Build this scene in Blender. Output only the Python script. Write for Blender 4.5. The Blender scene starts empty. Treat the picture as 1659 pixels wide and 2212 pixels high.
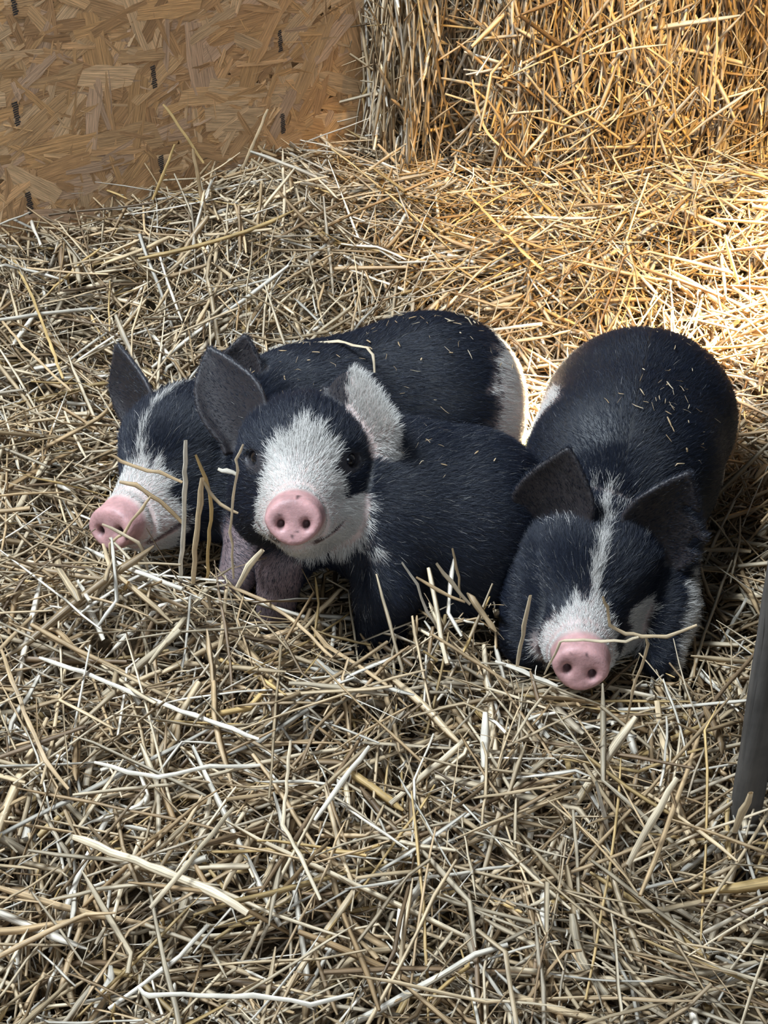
import bpy, math, random
import numpy as np
from mathutils import Vector, Matrix

C = bpy.context.scene.collection
rng = np.random.default_rng(11)
f32 = np.float32

# ------------------------------------------------------------------ camera
cam_d = bpy.data.cameras.new('camera')
cam = bpy.data.objects.new('camera', cam_d); C.objects.link(cam)
cam.location = (0.0, -1.294, 0.940)
cam.rotation_euler = (math.radians(54), 0, 0)
cam_d.sensor_fit = 'VERTICAL'; cam_d.sensor_height = 36.0
cam_d.lens = 36.0 * 3000 / 2212
cam_d.clip_start = 0.02
bpy.context.scene.camera = cam

# ------------------------------------------------------------------ world, light, exposure
w = bpy.data.worlds.new('world'); bpy.context.scene.world = w
w.use_nodes = True
bgn = w.node_tree.nodes['Background']
bgn.inputs[0].default_value = (0.62, 0.78, 1.0, 1); bgn.inputs[1].default_value = 0.10

def area(name, loc, target, sx, sy, power, col, spread=180):
    d = bpy.data.lights.new(name, 'AREA'); d.shape = 'RECTANGLE'
    d.size = sx; d.size_y = sy; d.energy = power; d.color = col; d.spread = math.radians(spread)
    o = bpy.data.objects.new(name, d); C.objects.link(o)
    o.location = loc
    o.rotation_euler = (Vector(target) - Vector(loc)).to_track_quat('-Z', 'Y').to_euler()
    return o
# daylight through the wide barn doorway (above, front left)
area('doorway_light', (-1.1, -0.2, 2.3), (0.0, 0.0, 0.0), 0.75, 0.65, 142, (0.77, 0.885, 1.0))
area('front_opening_light', (0.6, -2.8, 1.8), (0.1, 0.0, 0.1), 1.8, 1.2, 32, (0.78, 0.88, 1.0))
# sun coming through gaps in the wall, from the right and behind
area('sun_gap_light', (1.62, 1.36, 1.40), (0.53, 0.425, 0.06), 0.07, 0.20, 26, (1.0, 0.72, 0.36), 6)
area('sun_slit_light', (0.80, 1.42, 1.90), (0.180, 0.150, 0.02), 0.05, 0.14, 38, (1.0, 0.82, 0.52), 3)
# warm light bounced from the sunlit wall panel
sp = bpy.data.lights.new('sun_bounce_light', 'SPOT'); sp.energy = 900; sp.color = (1.0, 0.63, 0.20)
sp.spot_size = math.radians(19); sp.spot_blend = 0.9; sp.shadow_soft_size = 0.10
spo = bpy.data.objects.new('sun_bounce_light', sp); C.objects.link(spo)
spo.location = (1.1, -0.9, 2.6)
spo.rotation_euler = (Vector((0.40, 0.66, 0.14)) - spo.location).to_track_quat('-Z', 'Y').to_euler()

vs = bpy.context.scene.view_settings
vs.view_transform = 'Standard'; vs.look = 'None'; vs.gamma = 1.0; vs.use_curve_mapping = False
vs.exposure = 0.0

# ------------------------------------------------------------------ helpers
def tag(o, label=None, cat=None, group=None, kind=None):
    if label: o['label'] = label
    if cat: o['category'] = cat
    if group: o['group'] = group
    if kind: o['kind'] = kind
    return o

def link(name, me, mat=None, parent=None):
    o = bpy.data.objects.new(name, me); C.objects.link(o)
    if mat is not None: me.materials.append(mat)
    if parent is not None: o.parent = parent
    return o

def mesh_np(name, V, Q, smooth=True):
    """V (n,3), Q (m,k) faces of equal size"""
    me = bpy.data.meshes.new(name)
    V = np.ascontiguousarray(V, f32); Q = np.ascontiguousarray(Q, np.int32)
    m, k = Q.shape
    me.vertices.add(len(V)); me.vertices.foreach_set('co', V.ravel())
    me.loops.add(m * k); me.loops.foreach_set('vertex_index', Q.ravel())
    me.polygons.add(m)
    me.polygons.foreach_set('loop_start', np.arange(0, m * k, k, dtype=np.int32))
    me.polygons.foreach_set('loop_total', np.full(m, k, np.int32))
    if smooth: me.polygons.foreach_set('use_smooth', np.ones(m, bool))
    me.update(calc_edges=True)
    return me

def attr(data, name, typ, dom, arr):
    a = data.attributes.new(name, typ, dom)
    key = {'FLOAT': 'value', 'FLOAT_VECTOR': 'vector', 'FLOAT_COLOR': 'color'}[typ]
    a.data.foreach_set(key, np.ascontiguousarray(arr, f32).ravel())

def rgba(c):
    c = np.asarray(c, f32); return np.concatenate([c, np.ones((len(c), 1), f32)], 1)

def smooth01(a, b, x):
    t = np.clip((x - a) / (b - a), 0, 1); return t * t * (3 - 2 * t)

def _lattice(seed):
    return np.random.default_rng(seed).random((32, 32, 32)).astype(f32)
_L = {}
def noise3(P, scale, seed=0):
    """value noise 0..1"""
    if seed not in _L: _L[seed] = _lattice(seed)
    L = _L[seed]
    p = np.asarray(P, f32) * scale + 100.0
    i = np.floor(p).astype(int); t = p - i; t = t * t * (3 - 2 * t)
    out = 0
    for dx in (0, 1):
        for dy in (0, 1):
            for dz in (0, 1):
                wgt = (t[:, 0] if dx else 1 - t[:, 0]) * (t[:, 1] if dy else 1 - t[:, 1]) * (t[:, 2] if dz else 1 - t[:, 2])
                out = out + wgt * L[(i[:, 0] + dx) % 32, (i[:, 1] + dy) % 32, (i[:, 2] + dz) % 32]
    return out

def norm(v): return v / (np.linalg.norm(v, axis=-1, keepdims=True) + 1e-9)

# ------------------------------------------------------------------ materials
class NT:
    def __init__(s, name):
        s.m = bpy.data.materials.new(name); s.m.use_nodes = True
        s.t = s.m.node_tree; s.b = s.t.nodes['Principled BSDF']; s.out = s.t.nodes['Material Output']
    def n(s, typ, **k):
        x = s.t.nodes.new(typ)
        for a, v in k.items(): setattr(x, a, v)
        return x
    def l(s, a, b): s.t.links.new(a, b)
    def attr(s, name): return s.n('ShaderNodeAttribute', attribute_name=name)
    def math(s, op, a, b=None):
        x = s.n('ShaderNodeMath', operation=op)
        for i, v in enumerate((a, b)):
            if v is None: continue
            if isinstance(v, (int, float)): x.inputs[i].default_value = v
            else: s.l(v, x.inputs[i])
        return x.outputs[0]
    def mapr(s, v, a, b, c, d):
        x = s.n('ShaderNodeMapRange'); s.l(v, x.inputs[0])
        for i, q in enumerate((a, b, c, d)): x.inputs[i + 1].default_value = q
        return x.outputs[0]
    def noise(s, vec, scale, detail=3, rough=0.6):
        x = s.n('ShaderNodeTexNoise'); x.inputs['Scale'].default_value = scale
        x.inputs['Detail'].default_value = detail; x.inputs['Roughness'].default_value = rough
        if vec is not None: s.l(vec, x.inputs['Vector'])
        return x.outputs[0]
    def scalecol(s, col, fac):
        x = s.n('ShaderNodeVectorMath', operation='SCALE'); s.l(col, x.inputs[0]); s.l(fac, x.inputs['Scale'])
        return x.outputs[0]
    def bump(s, h, strength, dist):
        x = s.n('ShaderNodeBump'); x.inputs['Strength'].default_value = strength
        x.inputs['Distance'].default_value = dist; s.l(h, x.inputs['Height']); s.l(x.outputs[0], s.b.inputs['Normal'])
    def mapping(s, vec, sc):
        x = s.n('ShaderNodeMapping'); x.inputs['Scale'].default_value = sc; s.l(vec, x.inputs['Vector']); return x.outputs[0]

def straw_material():
    k = NT('straw'); c = k.attr('col').outputs['Color']; sv = k.attr('sv').outputs['Vector']
    v = k.mapping(sv, (26.0, 9.0, 60.0))
    fib = k.noise(v, 1.0, 3, 0.7)
    v2 = k.mapping(sv, (1.0, 45.0, 33.0)); blot = k.noise(v2, 1.0, 2, 0.5)
    fac = k.math('MULTIPLY', k.mapr(fib, 0.32, 0.68, 0.50, 1.28), k.mapr(blot, 0.3, 0.7, 0.75, 1.15))
    k.l(k.scalecol(c, fac), k.b.inputs['Base Color'])
    k.b.inputs['Roughness'].default_value = 0.45
    k.b.inputs['Specular IOR Level'].default_value = 0.5
    k.bump(fib, 0.5, 0.0006)
    # thin stalk walls let a little light through
    tr = k.n('ShaderNodeBsdfTranslucent'); k.l(k.scalecol(c, fac), tr.inputs[0])
    mx = k.n('ShaderNodeMixShader'); mx.inputs[0].default_value = 0.16
    k.l(k.b.outputs[0], mx.inputs[1]); k.l(tr.outputs[0], mx.inputs[2]); k.l(mx.outputs[0], k.out.inputs[0])
    return k.m

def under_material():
    k = NT('shaded_straw_base'); g = k.n('ShaderNodeNewGeometry').outputs['Position']  # dark browns stand in for the shade in the gaps of the bedding
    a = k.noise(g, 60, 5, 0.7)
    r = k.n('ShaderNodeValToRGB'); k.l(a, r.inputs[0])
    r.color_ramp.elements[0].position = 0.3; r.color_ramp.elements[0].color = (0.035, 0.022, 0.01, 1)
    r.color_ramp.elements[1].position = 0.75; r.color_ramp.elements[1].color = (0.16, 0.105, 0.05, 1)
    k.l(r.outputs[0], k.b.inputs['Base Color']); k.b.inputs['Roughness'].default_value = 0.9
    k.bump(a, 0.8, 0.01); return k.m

def skin_material():
    k = NT('pig_skin'); c = k.attr('col').outputs['Color']; g = k.n('ShaderNodeNewGeometry').outputs['Position']
    a = k.noise(g, 350, 3, 0.6); b = k.noise(g, 90, 3, 0.6)
    b3 = k.noise(g, 32, 4, 0.7)
    k.l(k.scalecol(c, k.math('MULTIPLY', k.mapr(b, 0.3, 0.7, 0.80, 1.12), k.mapr(b3, 0.3, 0.7, 0.80, 1.15))), k.b.inputs['Base Color'])
    k.b.inputs['Roughness'].default_value = 0.55
    k.b.inputs['Subsurface Weight'].default_value = 0.12; k.b.inputs['Subsurface Radius'].default_value = (0.006, 0.002, 0.001)
    k.b.inputs['Subsurface Scale'].default_value = 1.0
    k.bump(a, 0.35, 0.0012); return k.m

def hair_material():
    k = NT('pig_hair'); c = k.attr('col').outputs['Color']
    k.l(c, k.b.inputs['Base Color']); k.b.inputs['Roughness'].default_value = 0.42
    k.b.inputs['Specular IOR Level'].default_value = 0.42
    return k.m

def eye_material():
    k = NT('pig_eye'); k.b.inputs['Base Color'].default_value = (0.008, 0.006, 0.006, 1)
    k.b.inputs['Roughness'].default_value = 0.06; k.b.inputs['Coat Weight'].default_value = 0.5; return k.m

def osb_material():
    k = NT('strand_board'); c = k.attr('col').outputs['Color']; sv = k.attr('sv').outputs['Vector']
    v = k.mapping(sv, (22.0, 700.0, 60.0)); g1 = k.noise(v, 1.0, 4, 0.65)
    v2 = k.mapping(sv, (60.0, 1500.0, 60.0)); g2 = k.noise(v2, 1.0, 2, 0.6)
    fac = k.math('MULTIPLY', k.mapr(g1, 0.30, 0.70, 0.42, 1.25), k.mapr(g2, 0.3, 0.7, 0.85, 1.1))
    k.l(k.scalecol(c, fac), k.b.inputs['Base Color']); k.b.inputs['Roughness'].default_value = 0.5
    k.bump(g1, 0.5, 0.0008); return k.m

def wood_material(name, dark, light):
    k = NT(name); g = k.n('ShaderNodeTexCoord').outputs['Object']
    v = k.mapping(g, (60, 60, 6)); a = k.noise(v, 1.0, 5, 0.65); b = k.noise(g, 22, 4, 0.6)
    r = k.n('ShaderNodeValToRGB'); k.l(k.math('ADD', k.math('MULTIPLY', a, 0.55), k.math('MULTIPLY', b, 0.5)), r.inputs[0])
    r.color_ramp.elements[0].position = 0.35; r.color_ramp.elements[0].color = (*dark, 1)
    r.color_ramp.elements[1].position = 0.75; r.color_ramp.elements[1].color = (*light, 1)
    k.l(r.outputs[0], k.b.inputs['Base Color']); k.b.inputs['Roughness'].default_value = 0.7
    k.bump(a, 0.5, 0.002); return k.m

M_straw = straw_material(); M_under = under_material(); M_skin = skin_material(); M_hair = hair_material()
M_eye = eye_material(); M_osb = osb_material()
M_post = wood_material('weathered_post', (0.03, 0.027, 0.024), (0.13, 0.115, 0.10))
M_panel = wood_material('dark_panel', (0.006, 0.006, 0.007), (0.03, 0.027, 0.027))
M_wall = wood_material('barn_wall_wood', (0.03, 0.022, 0.015), (0.10, 0.07, 0.045))

# ------------------------------------------------------------------ implicit surfaces
def rcone(P, a, b, r1, r2):
    a = np.asarray(a, f32); b = np.asarray(b, f32); ba = b - a
    l2 = ba @ ba; rr = r1 - r2; a2 = l2 - rr * rr; il2 = 1 / l2
    pa = P - a; y = pa @ ba; z = y - l2
    d = pa * l2 - y[:, None] * ba; x2 = (d * d).sum(1); y2 = y * y * l2; z2 = z * z * l2
    k = np.sign(rr) * rr * rr * x2
    out = (np.sqrt(x2 * a2 * il2) + y * rr) * il2 - r1
    c1 = np.sign(z) * a2 * z2 > k; c2 = np.sign(y) * a2 * y2 < k
    out = np.where(c2, np.sqrt(x2 + y2) * il2 - r1, out)
    out = np.where(c1, np.sqrt(x2 + z2) * il2 - r2, out)
    return out
def ell(P, c, r, R=None):
    q = P - np.asarray(c, f32)
    if R is not None: q = q @ R
    r = np.asarray(r, f32)
    k0 = np.linalg.norm(q / r, axis=1); k1 = np.linalg.norm(q / (r * r), axis=1) + 1e-9
    return k0 * (k0 - 1) / k1
def smin(a, b, k):
    h = np.clip(0.5 + 0.5 * (b - a) / k, 0, 1); return b * (1 - h) + a * h - k * h * (1 - h)
def smax(a, b, k): return -smin(-a, -b, k)
def cloud(P, pts, r):
    """distance to a dense point cloud minus r (only exact near it)"""
    out = np.full(len(P), 0.05, f32)
    lo = pts.min(0) - 0.03; hi = pts.max(0) + 0.03
    idx = np.where(((P > lo) & (P < hi)).all(1))[0]
    pts = pts.astype(f32); pn = (pts * pts).sum(1)
    for s in range(0, len(idx), 20000):
        ii = idx[s:s + 20000]; q = P[ii].astype(f32)
        d2 = (q * q).sum(1)[:, None] + pn[None] - 2 * q @ pts.T
        out[ii] = np.sqrt(np.maximum(d2.min(1), 0)) - r
    return out

def frame(fwd, roll=0.0, up=(0, 0, 1)):
    F = norm(np.array(fwd, float)); U0 = np.array(up, float)
    X = -np.cross(F, U0); X /= np.linalg.norm(X); U = np.cross(X, F); U = U if U @ U0 > 0 else -U
    c, s = math.cos(roll), math.sin(roll)
    X2 = X * c + U * s; U2 = -X * s + U * c
    return np.stack([X2, F, U2])       # rows: side (viewer right when facing), forward, up

def ear_points(base, side, out, nrm, L, W, cup=0.5, bend=0.0, tw=0.0, notch=None, fold=None):
    """head-local ear sheet: side = width axis, out = length axis, nrm = opening side"""
    side, out, nrm = (norm(np.array(v, float)) for v in (side, out, nrm))
    S, T = np.meshgrid(np.linspace(-0.12, 1, 56), np.linspace(-1, 1, 46), indexing='ij'); s = S.ravel(); t = T.ravel()
    ss = np.clip(s, 0, 1)
    wd = W * 1.06 * (np.sin(np.pi * np.clip(0.22 + 0.78 * ss, 0, 1)) ** 0.80) * (1 - 0.18 * smooth01(0.5, 1.0, ss))
    wd = np.maximum(wd, 0.0015)
    ang = bend * ss ** 1.5
    # curve of centre line, bending towards nrm
    st = np.linspace(0, 1, 60); an = bend * st ** 1.5
    cx = np.concatenate([[0], np.cumsum(np.cos(an))[:-1]]) / 60 * L; cz = np.concatenate([[0], np.cumsum(np.sin(an))[:-1]]) / 60 * L
    co = np.interp(ss, st, cx) + np.minimum(s, 0) * L; cn = np.interp(ss, st, cz)
    cupn = cup * (1 - 0.55 * ss)
    th = t * cupn * 1.6
    rad = wd / np.maximum(cupn * 1.6, 1e-3)
    a = rad * np.sin(th); b = rad * (1 - np.cos(th))
    keep = np.ones(len(s), bool)
    if notch is not None: keep = ~notch(s, t)
    nn = -np.sin(ang)[:, None] * out + np.cos(ang)[:, None] * nrm
    p = np.array(base) + co[:, None] * out + cn[:, None] * nrm + a[:, None] * side + b[:, None] * nn
    if fold is not None: p = fold(p, s, t)
    return p[keep]

def head_sdf(q, ears, eyes_closed=0.0, mouth=True):
    """q in head-local metres"""
    ax = np.abs(q[:, 0]); qa = q.copy(); qa[:, 0] = ax
    d = ell(qa, (0, -0.005, 0.012), (0.069, 0.072, 0.062))
    d = smin(d, ell(qa, (0, 0.026, 0.024), (0.056, 0.055, 0.041)), 0.03)
    d = smin(d, ell(qa, (0.043, 0.006, -0.032), (0.037, 0.058, 0.044)), 0.03)     # cheeks
    d = smin(d, rcone(qa, (0, 0.045, -0.006), (0, 0.120, -0.016), 0.047, 0.0275), 0.022)  # muzzle
    d = smin(d, rcone(qa, (0, 0.030, -0.048), (0, 0.112, -0.040), 0.034, 0.017), 0.016)  # lower jaw
    d = smin(d, rcone(qa, (0.018, 0.118, -0.026), (0.034, 0.060, -0.032), 0.014, 0.020), 0.014)  # flews
    # brow ridge and lids
    d = smin(d, rcone(qa, (0.028, 0.052, 0.036), (0.050, 0.026, 0.036), 0.009, 0.009), 0.012)
    d = smin(d, rcone(qa, (0.032, 0.060, 0.010), (0.050, 0.042, 0.008), 0.007, 0.007), 0.012)
    # eye socket
    if eyes_closed:
        d = smin(d, ell(qa, (0.044, 0.046, 0.021), (0.012, 0.012, 0.009)), 0.004)
        d = smax(d, -rcone(qa, (0.0365, 0.0585, 0.0165), (0.052, 0.0475, 0.0175), 0.0016, 0.0014), 0.003)
    else: d = smax(d, -ell(qa, (0.046, 0.054, 0.0225), (0.0105, 0.010, 0.0072)), 0.006)
    # snout disc: slanted short cylinder with a rounded rim
    c = qa - np.array((0, 0.148, -0.014), f32)
    yy = c[:, 1] + 0.16 * c[:, 2]
    hw = 0.0272 * (1 - 0.22 * np.clip(-c[:, 2] / 0.023, 0, 1)); hh = 0.0225
    rad = (np.sqrt((c[:, 0] / hw) ** 2 + (c[:, 2] / hh) ** 2) - 1) * 0.025
    face = yy - (0.012 - 0.0030 * np.exp(-((c[:, 0]) ** 2) / 0.00010) * 0)
    face = face + 0.0016 * np.exp(-((c[:, 0] - 0.012) ** 2 + c[:, 2] ** 2) / 0.00006)
    disc = smax(rad, np.maximum(face, -0.016 - yy), 0.007)
    d = smin(d, disc, 0.010)
    # groove behind the disc on top
    g = np.abs(np.sqrt((qa[:, 0]) ** 2 + (qa[:, 2] + 0.014) ** 2) - 0.030) - 0.002
    d = smax(d, -np.maximum(np.abs(qa[:, 1] + 0.16 * qa[:, 2] - 0.124) - 0.0008, g), 0.004)
    # nostrils
    d = smax(d, -ell(qa, (0.0118, 0.158, -0.0165), (0.0036, 0.012, 0.0042)), 0.006)
    # philtrum dent and mouth crease
    d = smax(d, -rcone(qa, (0.0, 0.151, -0.046), (0.018, 0.138, -0.045), 0.003, 0.003), 0.004)
    d = smax(d, -rcone(qa, (0.018, 0.138, -0.045), (0.034, 0.108, -0.036), 0.0026, 0.0024), 0.004)
    d = smax(d, -rcone(qa, (0.034, 0.108, -0.036), (0.047, 0.066, -0.020), 0.0024, 0.0015), 0.004)
    for e in ears: d = smin(d, cloud(q, e, 0.0030), 0.007)
    return d

def surface_nets(sdf, lo, hi, h):
    """polygonise sdf<0 on a fine grid, evaluated only in a narrow band"""
    lo = np.array(lo, float); hi = np.array(hi, float); m = 4; H = h * m
    nc = np.ceil((hi - lo) / H).astype(int)
    ax = [lo[i] + H * (np.arange(nc[i]) + 0.5) for i in range(3)]
    G = np.stack(np.meshgrid(*ax, indexing='ij'), -1).reshape(-1, 3).astype(f32)
    D = np.concatenate([sdf(G[s:s + 200000]) for s in range(0, len(G), 200000)]).reshape(nc)
    nf = nc * m
    fine = np.repeat(np.repeat(np.repeat(D, m, 0), m, 1), m, 2).astype(f32)
    band = np.argwhere(np.abs(D) < H * 1.7)
    off = np.stack(np.meshgrid(*[np.arange(m)] * 3, indexing='ij'), -1).reshape(-1, 3)
    for s in range(0, len(band), 6000):
        ii = (band[s:s + 6000, None] * m + off[None]).reshape(-1, 3)
        P = (lo + (ii + 0.5) * h).astype(f32)
        fine[ii[:, 0], ii[:, 1], ii[:, 2]] = sdf(P)
    neg = fine < 0
    c = [slice(0, -1), slice(1, None)]
    cnt = sum(neg[c[a], c[b], c[e]].astype(np.int8) for a in (0, 1) for b in (0, 1) for e in (0, 1))
    act = np.argwhere((cnt > 0) & (cnt < 8))
    vid = -np.ones(cnt.shape, np.int32); vid[act[:, 0], act[:, 1], act[:, 2]] = np.arange(len(act))
    acc = np.zeros((len(act), 3)); num = np.zeros(len(act))
    corners = [(a, b, e) for a in (0, 1) for b in (0, 1) for e in (0, 1)]
    val = {k: fine[act[:, 0] + k[0], act[:, 1] + k[1], act[:, 2] + k[2]] for k in corners}
    for k in corners:
        for axn in range(3):
            if k[axn] == 1: continue
            k2 = list(k); k2[axn] = 1; k2 = tuple(k2)
            va, vb = val[k], val[k2]; cr = (va < 0) != (vb < 0)
            t = np.where(cr, va / np.where(cr, va - vb, 1), 0)
            p = np.array(k, float)[None].repeat(len(act), 0); p[:, axn] += t
            acc[cr] += p[cr]; num[cr] += 1
    V = lo + (act + acc / num[:, None] + 0.5) * h
    Q = []
    for axn in range(3):
        sl0 = [slice(1, -1)] * 3; sl1 = [slice(1, -1)] * 3
        sl0[axn] = slice(0, -1); sl1[axn] = slice(1, None)
        A = neg[tuple(sl0)]; B = neg[tuple(sl1)]
        e = np.argwhere(A != B); sgn = A[e[:, 0], e[:, 1], e[:, 2]]
        e = e + np.array([0 if i == axn else 1 for i in range(3)])
        u, v = [(1, 2), (2, 0), (0, 1)][axn]
        def vv(du, dv):
            k = e.copy(); k[:, u] -= du; k[:, v] -= dv; return vid[k[:, 0], k[:, 1], k[:, 2]]
        q = np.stack([vv(1, 1), vv(0, 1), vv(0, 0), vv(1, 0)], 1)
        q[~sgn] = q[~sgn][:, ::-1]; Q.append(q)
    Q = np.concatenate(Q); Q = Q[(Q >= 0).all(1)]
    return V, Q, (lo, H, D)

def fur(name, pos, nrm, flow, length, radius, col, parent, lift=0.35, npt=4, curl=0.35, seed=1):
    r = np.random.default_rng(seed); N = len(pos)
    fl = flow - (flow * nrm).sum(1, keepdims=True) * nrm; fl = norm(fl)
    d0 = norm(nrm * (lift * (0.5 + r.random((N, 1)))) + fl + r.normal(0, 0.16, (N, 3)))
    t = np.linspace(0, 1, npt)
    rnd = r.normal(0, curl, (N, 3)); rnd -= (rnd * nrm).sum(1, keepdims=True) * nrm * 0.7
    P = np.zeros((N, npt, 3)); P[:, 0] = pos - nrm * 0.0006
    seg = length[:, None] / (npt - 1)
    for k in range(1, npt):
        dd = norm(d0 * (1 - 0.10 * k) + fl * 0.22 * k + rnd * (t[k] ** 1.2) - nrm * 0.04 * k)
        P[:, k] = P[:, k - 1] + dd * seg
    hc = bpy.data.hair_curves.new(name); hc.add_curves([npt] * N)
    hc.attributes['position'].data.foreach_set('vector', np.ascontiguousarray(P, f32).ravel())
    rad = (radius[:, None] * np.array([1.0, 0.9, 0.65, 0.2] if npt == 4 else np.linspace(1, .2, npt))[None])
    attr(hc, 'radius', 'FLOAT', 'POINT', rad)
    attr(hc, 'col', 'FLOAT_COLOR', 'CURVE', rgba(col))
    o = bpy.data.objects.new(name, hc); C.objects.link(o); hc.materials.append(M_hair); o.parent = parent
    return o

PIG_GRIDS = []
NPX = 0
def build_pig(label, H_o, H_R, hs, body_fn, ears, pattern, lo, hi, flow_fn, nhair, body_open, group=None, seed=1, eye_open=True):
    ears_l = ears
    def sdf(P):
        P = P.astype(f32)
        q = ((P - H_o.astype(f32)) @ H_R.T.astype(f32)) / hs
        near = (np.abs(q) < 0.26).all(1)
        dh = np.full(len(P), 0.2, f32)
        if near.any(): dh[near] = head_sdf(q[near], ears_l, not eye_open) * hs
        return _blend(dh, body_fn(P), q)
    def _blend(dh, db, q):
        # keep the blend away from ears and face so that they stay crisp
        k = 0.003 + 0.035 * smooth01(0.03, -0.05, q[:, 1]) * smooth01(0.070, 0.040, q[:, 2]) * smooth01(0.085, 0.06, np.abs(q[:, 0]))
        return smin(dh, db, k)
    V, Q, grid = surface_nets(sdf, lo, hi, 0.0024)
    PIG_GRIDS.append(grid)
    root = bpy.data.objects.new('pig', None); C.objects.link(root)
    root.location = (H_o[0], H_o[1], 0.0)
    tag(root, label, 'pig', group)
    L0 = np.array(root.location)
    me = mesh_np('body', V - L0, Q)
    q = ((V - H_o) @ H_R.T) / hs
    near = (np.abs(q) < 0.24).all(1); hd = np.ones(len(V)); hd[near] = head_sdf(q[near].astype(f32), ears_l, not eye_open)
    hm = smooth01(0.012, 0.004, hd)
    ed = [cloud(q.astype(f32), e_, 0.0030) for e_ in ears_l]
    em = [smooth01(0.007, 0.002, e_) for e_ in ed]
    white, pink, dark, bare = pattern(V, q, hm, em)
    bare = np.maximum(bare, lid_mask(q) * hm * (0.9 if eye_open else 0.3))
    emx = np.maximum.reduce(em)
    qa_ = q.astype(f32).copy(); qa_[:, 0] = np.abs(qa_[:, 0])
    crease_shade = np.minimum(rcone(qa_, (0.014, 0.140, -0.045), (0.034, 0.108, -0.036), 0.0026, 0.0024), rcone(qa_, (0.034, 0.108, -0.036), (0.047, 0.066, -0.020), 0.0024, 0.0015))
    crease_shade = smooth01(0.0035, 0.001, crease_shade) * hm; dark = np.maximum(dark, crease_shade * 0.7); bare = np.maximum(bare, crease_shade)  # shade of the mouth crease painted into the skin, hair thinned along it
    # skin colour
    blk = np.array((0.006, 0.006, 0.008)); wh = np.array((0.52, 0.40, 0.36)); pk = np.array((0.47, 0.255, 0.24)); dk = np.array((0.03, 0.012, 0.012))
    ws = np.clip(white, 0, 1)[:, None]
    colr = blk * (1 - ws) + wh * ws
    grey = np.where((lid_mask(q) * hm > 0.05)[:, None], np.array((0.035, 0.030, 0.032)), np.array((0.20, 0.14, 0.14)))
    colr = colr * (1 - bare[:, None]) + grey * bare[:, None]
    eb = (emx * (white < 0.3))[:, None]; colr = colr * (1 - eb) + np.array((0.026, 0.021, 0.022)) * eb
    colr = colr * (1 - pink[:, None]) + pk * pink[:, None]
    colr = colr * (1 - dark[:, None]) + dk * dark[:, None]
    attr(me, 'col', 'FLOAT_COLOR', 'POINT', rgba(colr))
    body = link('body', me, M_skin, root)
    # fur
    r = np.random.default_rng(seed)
    vn = np.zeros(len(V) * 3, f32); me.vertices.foreach_get('normal', vn); vn = vn.reshape(-1, 3)
    a, b, c_, d_ = (V[Q[:, i]] for i in range(4))
    ar = np.linalg.norm(np.cross(c_ - a, d_ - b), axis=1)
    fc = (a + b + c_ + d_) / 4; fn = norm(vn[Q].mean(1))
    camv = norm(np.array((0, -1.294, 0.94)) - fc)
    fq = ((fc - H_o) @ H_R.T) / hs
    headw = (fq[:, 1] > -0.05) & (np.abs(fq) < 0.25).all(1)
    vis = ((fn * camv).sum(1) > -0.3)
    wt = ar * vis * np.where(headw, 2.6, 1.0) * (fc[:, 2] > -0.04)
    wq, pq, dq = white[Q].mean(1), pink[Q].mean(1), dark[Q].mean(1)
    bq = bare[Q].mean(1); wt = wt * (pq < 0.35) * (1 - 0.75 * bq)
    eq_ = emx[Q].mean(1) * (wq < 0.3); wt = wt * (1 - 0.6 * eq_)
    emq = np.maximum.reduce([e_[Q].mean(1) for e_ in em])
    idx = r.choice(len(Q), nhair, p=wt / wt.sum())
    uv = r.random((nhair, 2, 1))
    pos = (a[idx] * (1 - uv[:, 0]) + b[idx] * uv[:, 0]) * (1 - uv[:, 1]) + (d_[idx] * (1 - uv[:, 0]) + c_[idx] * uv[:, 0]) * uv[:, 1]
    nn = fn[idx]; hq = fq[idx]; hw = headw[idx]
    # flow: backwards from the nose on the head, along the body elsewhere
    fl_head = norm(-np.stack([-hq[:, 0] * 3.0, 0.13 + 0 * hq[:, 0], -(hq[:, 2] - 0.0) * 3.0], 1)) @ H_R
    fb = flow_fn(pos)
    blend = smooth01(-0.07, 0.0, hq[:, 1])[:, None] * hw[:, None]
    flow = norm(fb * (1 - blend) + fl_head * blend)
    earm = emq[idx] > 0.5
    L = np.where(hw, 0.0105, 0.0085) * (0.6 + 0.8 * r.random(nhair))
    muz = smooth01(0.07, 0.13, hq[:, 1]) * hw; L *= (1 - 0.60 * muz)
    fore = smooth01(0.02, 0.05, hq[:, 2]) * (hq[:, 1] > -0.03) * hw * (~earm); L *= 1 + 0.55 * fore
    L[earm] *= np.where(wq[idx][earm] > 0.4, 0.95, 0.50); L *= 1 - 0.5 * bq[idx]
    nz = noise3(pos, 240, 5)
    wv = wq[idx] + (nz - 0.5) * 0.75 * (wq[idx] > 0.02) + r.normal(0, 0.10, nhair)
    isw = wv > 0.5
    stray = r.random(nhair) < np.where(hw, 0.016, 0.003)
    col = np.where(isw[:, None], np.array((0.66, 0.625, 0.575)) * (0.70 + 0.35 * r.random((nhair, 1))),
                   np.array((0.008, 0.011, 0.021)) * (0.6 + 0.9 * r.random((nhair, 1))))  # black hair, with the blue sheen of the sky put into its colour
    col[stray] = np.array((0.34, 0.32, 0.29)) * (0.4 + 0.6 * r.random((stray.sum(), 1)))
    L[isw & (~earm)] *= 1.12
    rad = np.where(isw, 0.00017, 0.00015) * (0.7 + 0.6 * r.random(nhair))
    fur('fur', pos - L0, nn, flow, L, rad, col, root, seed=seed)
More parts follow.
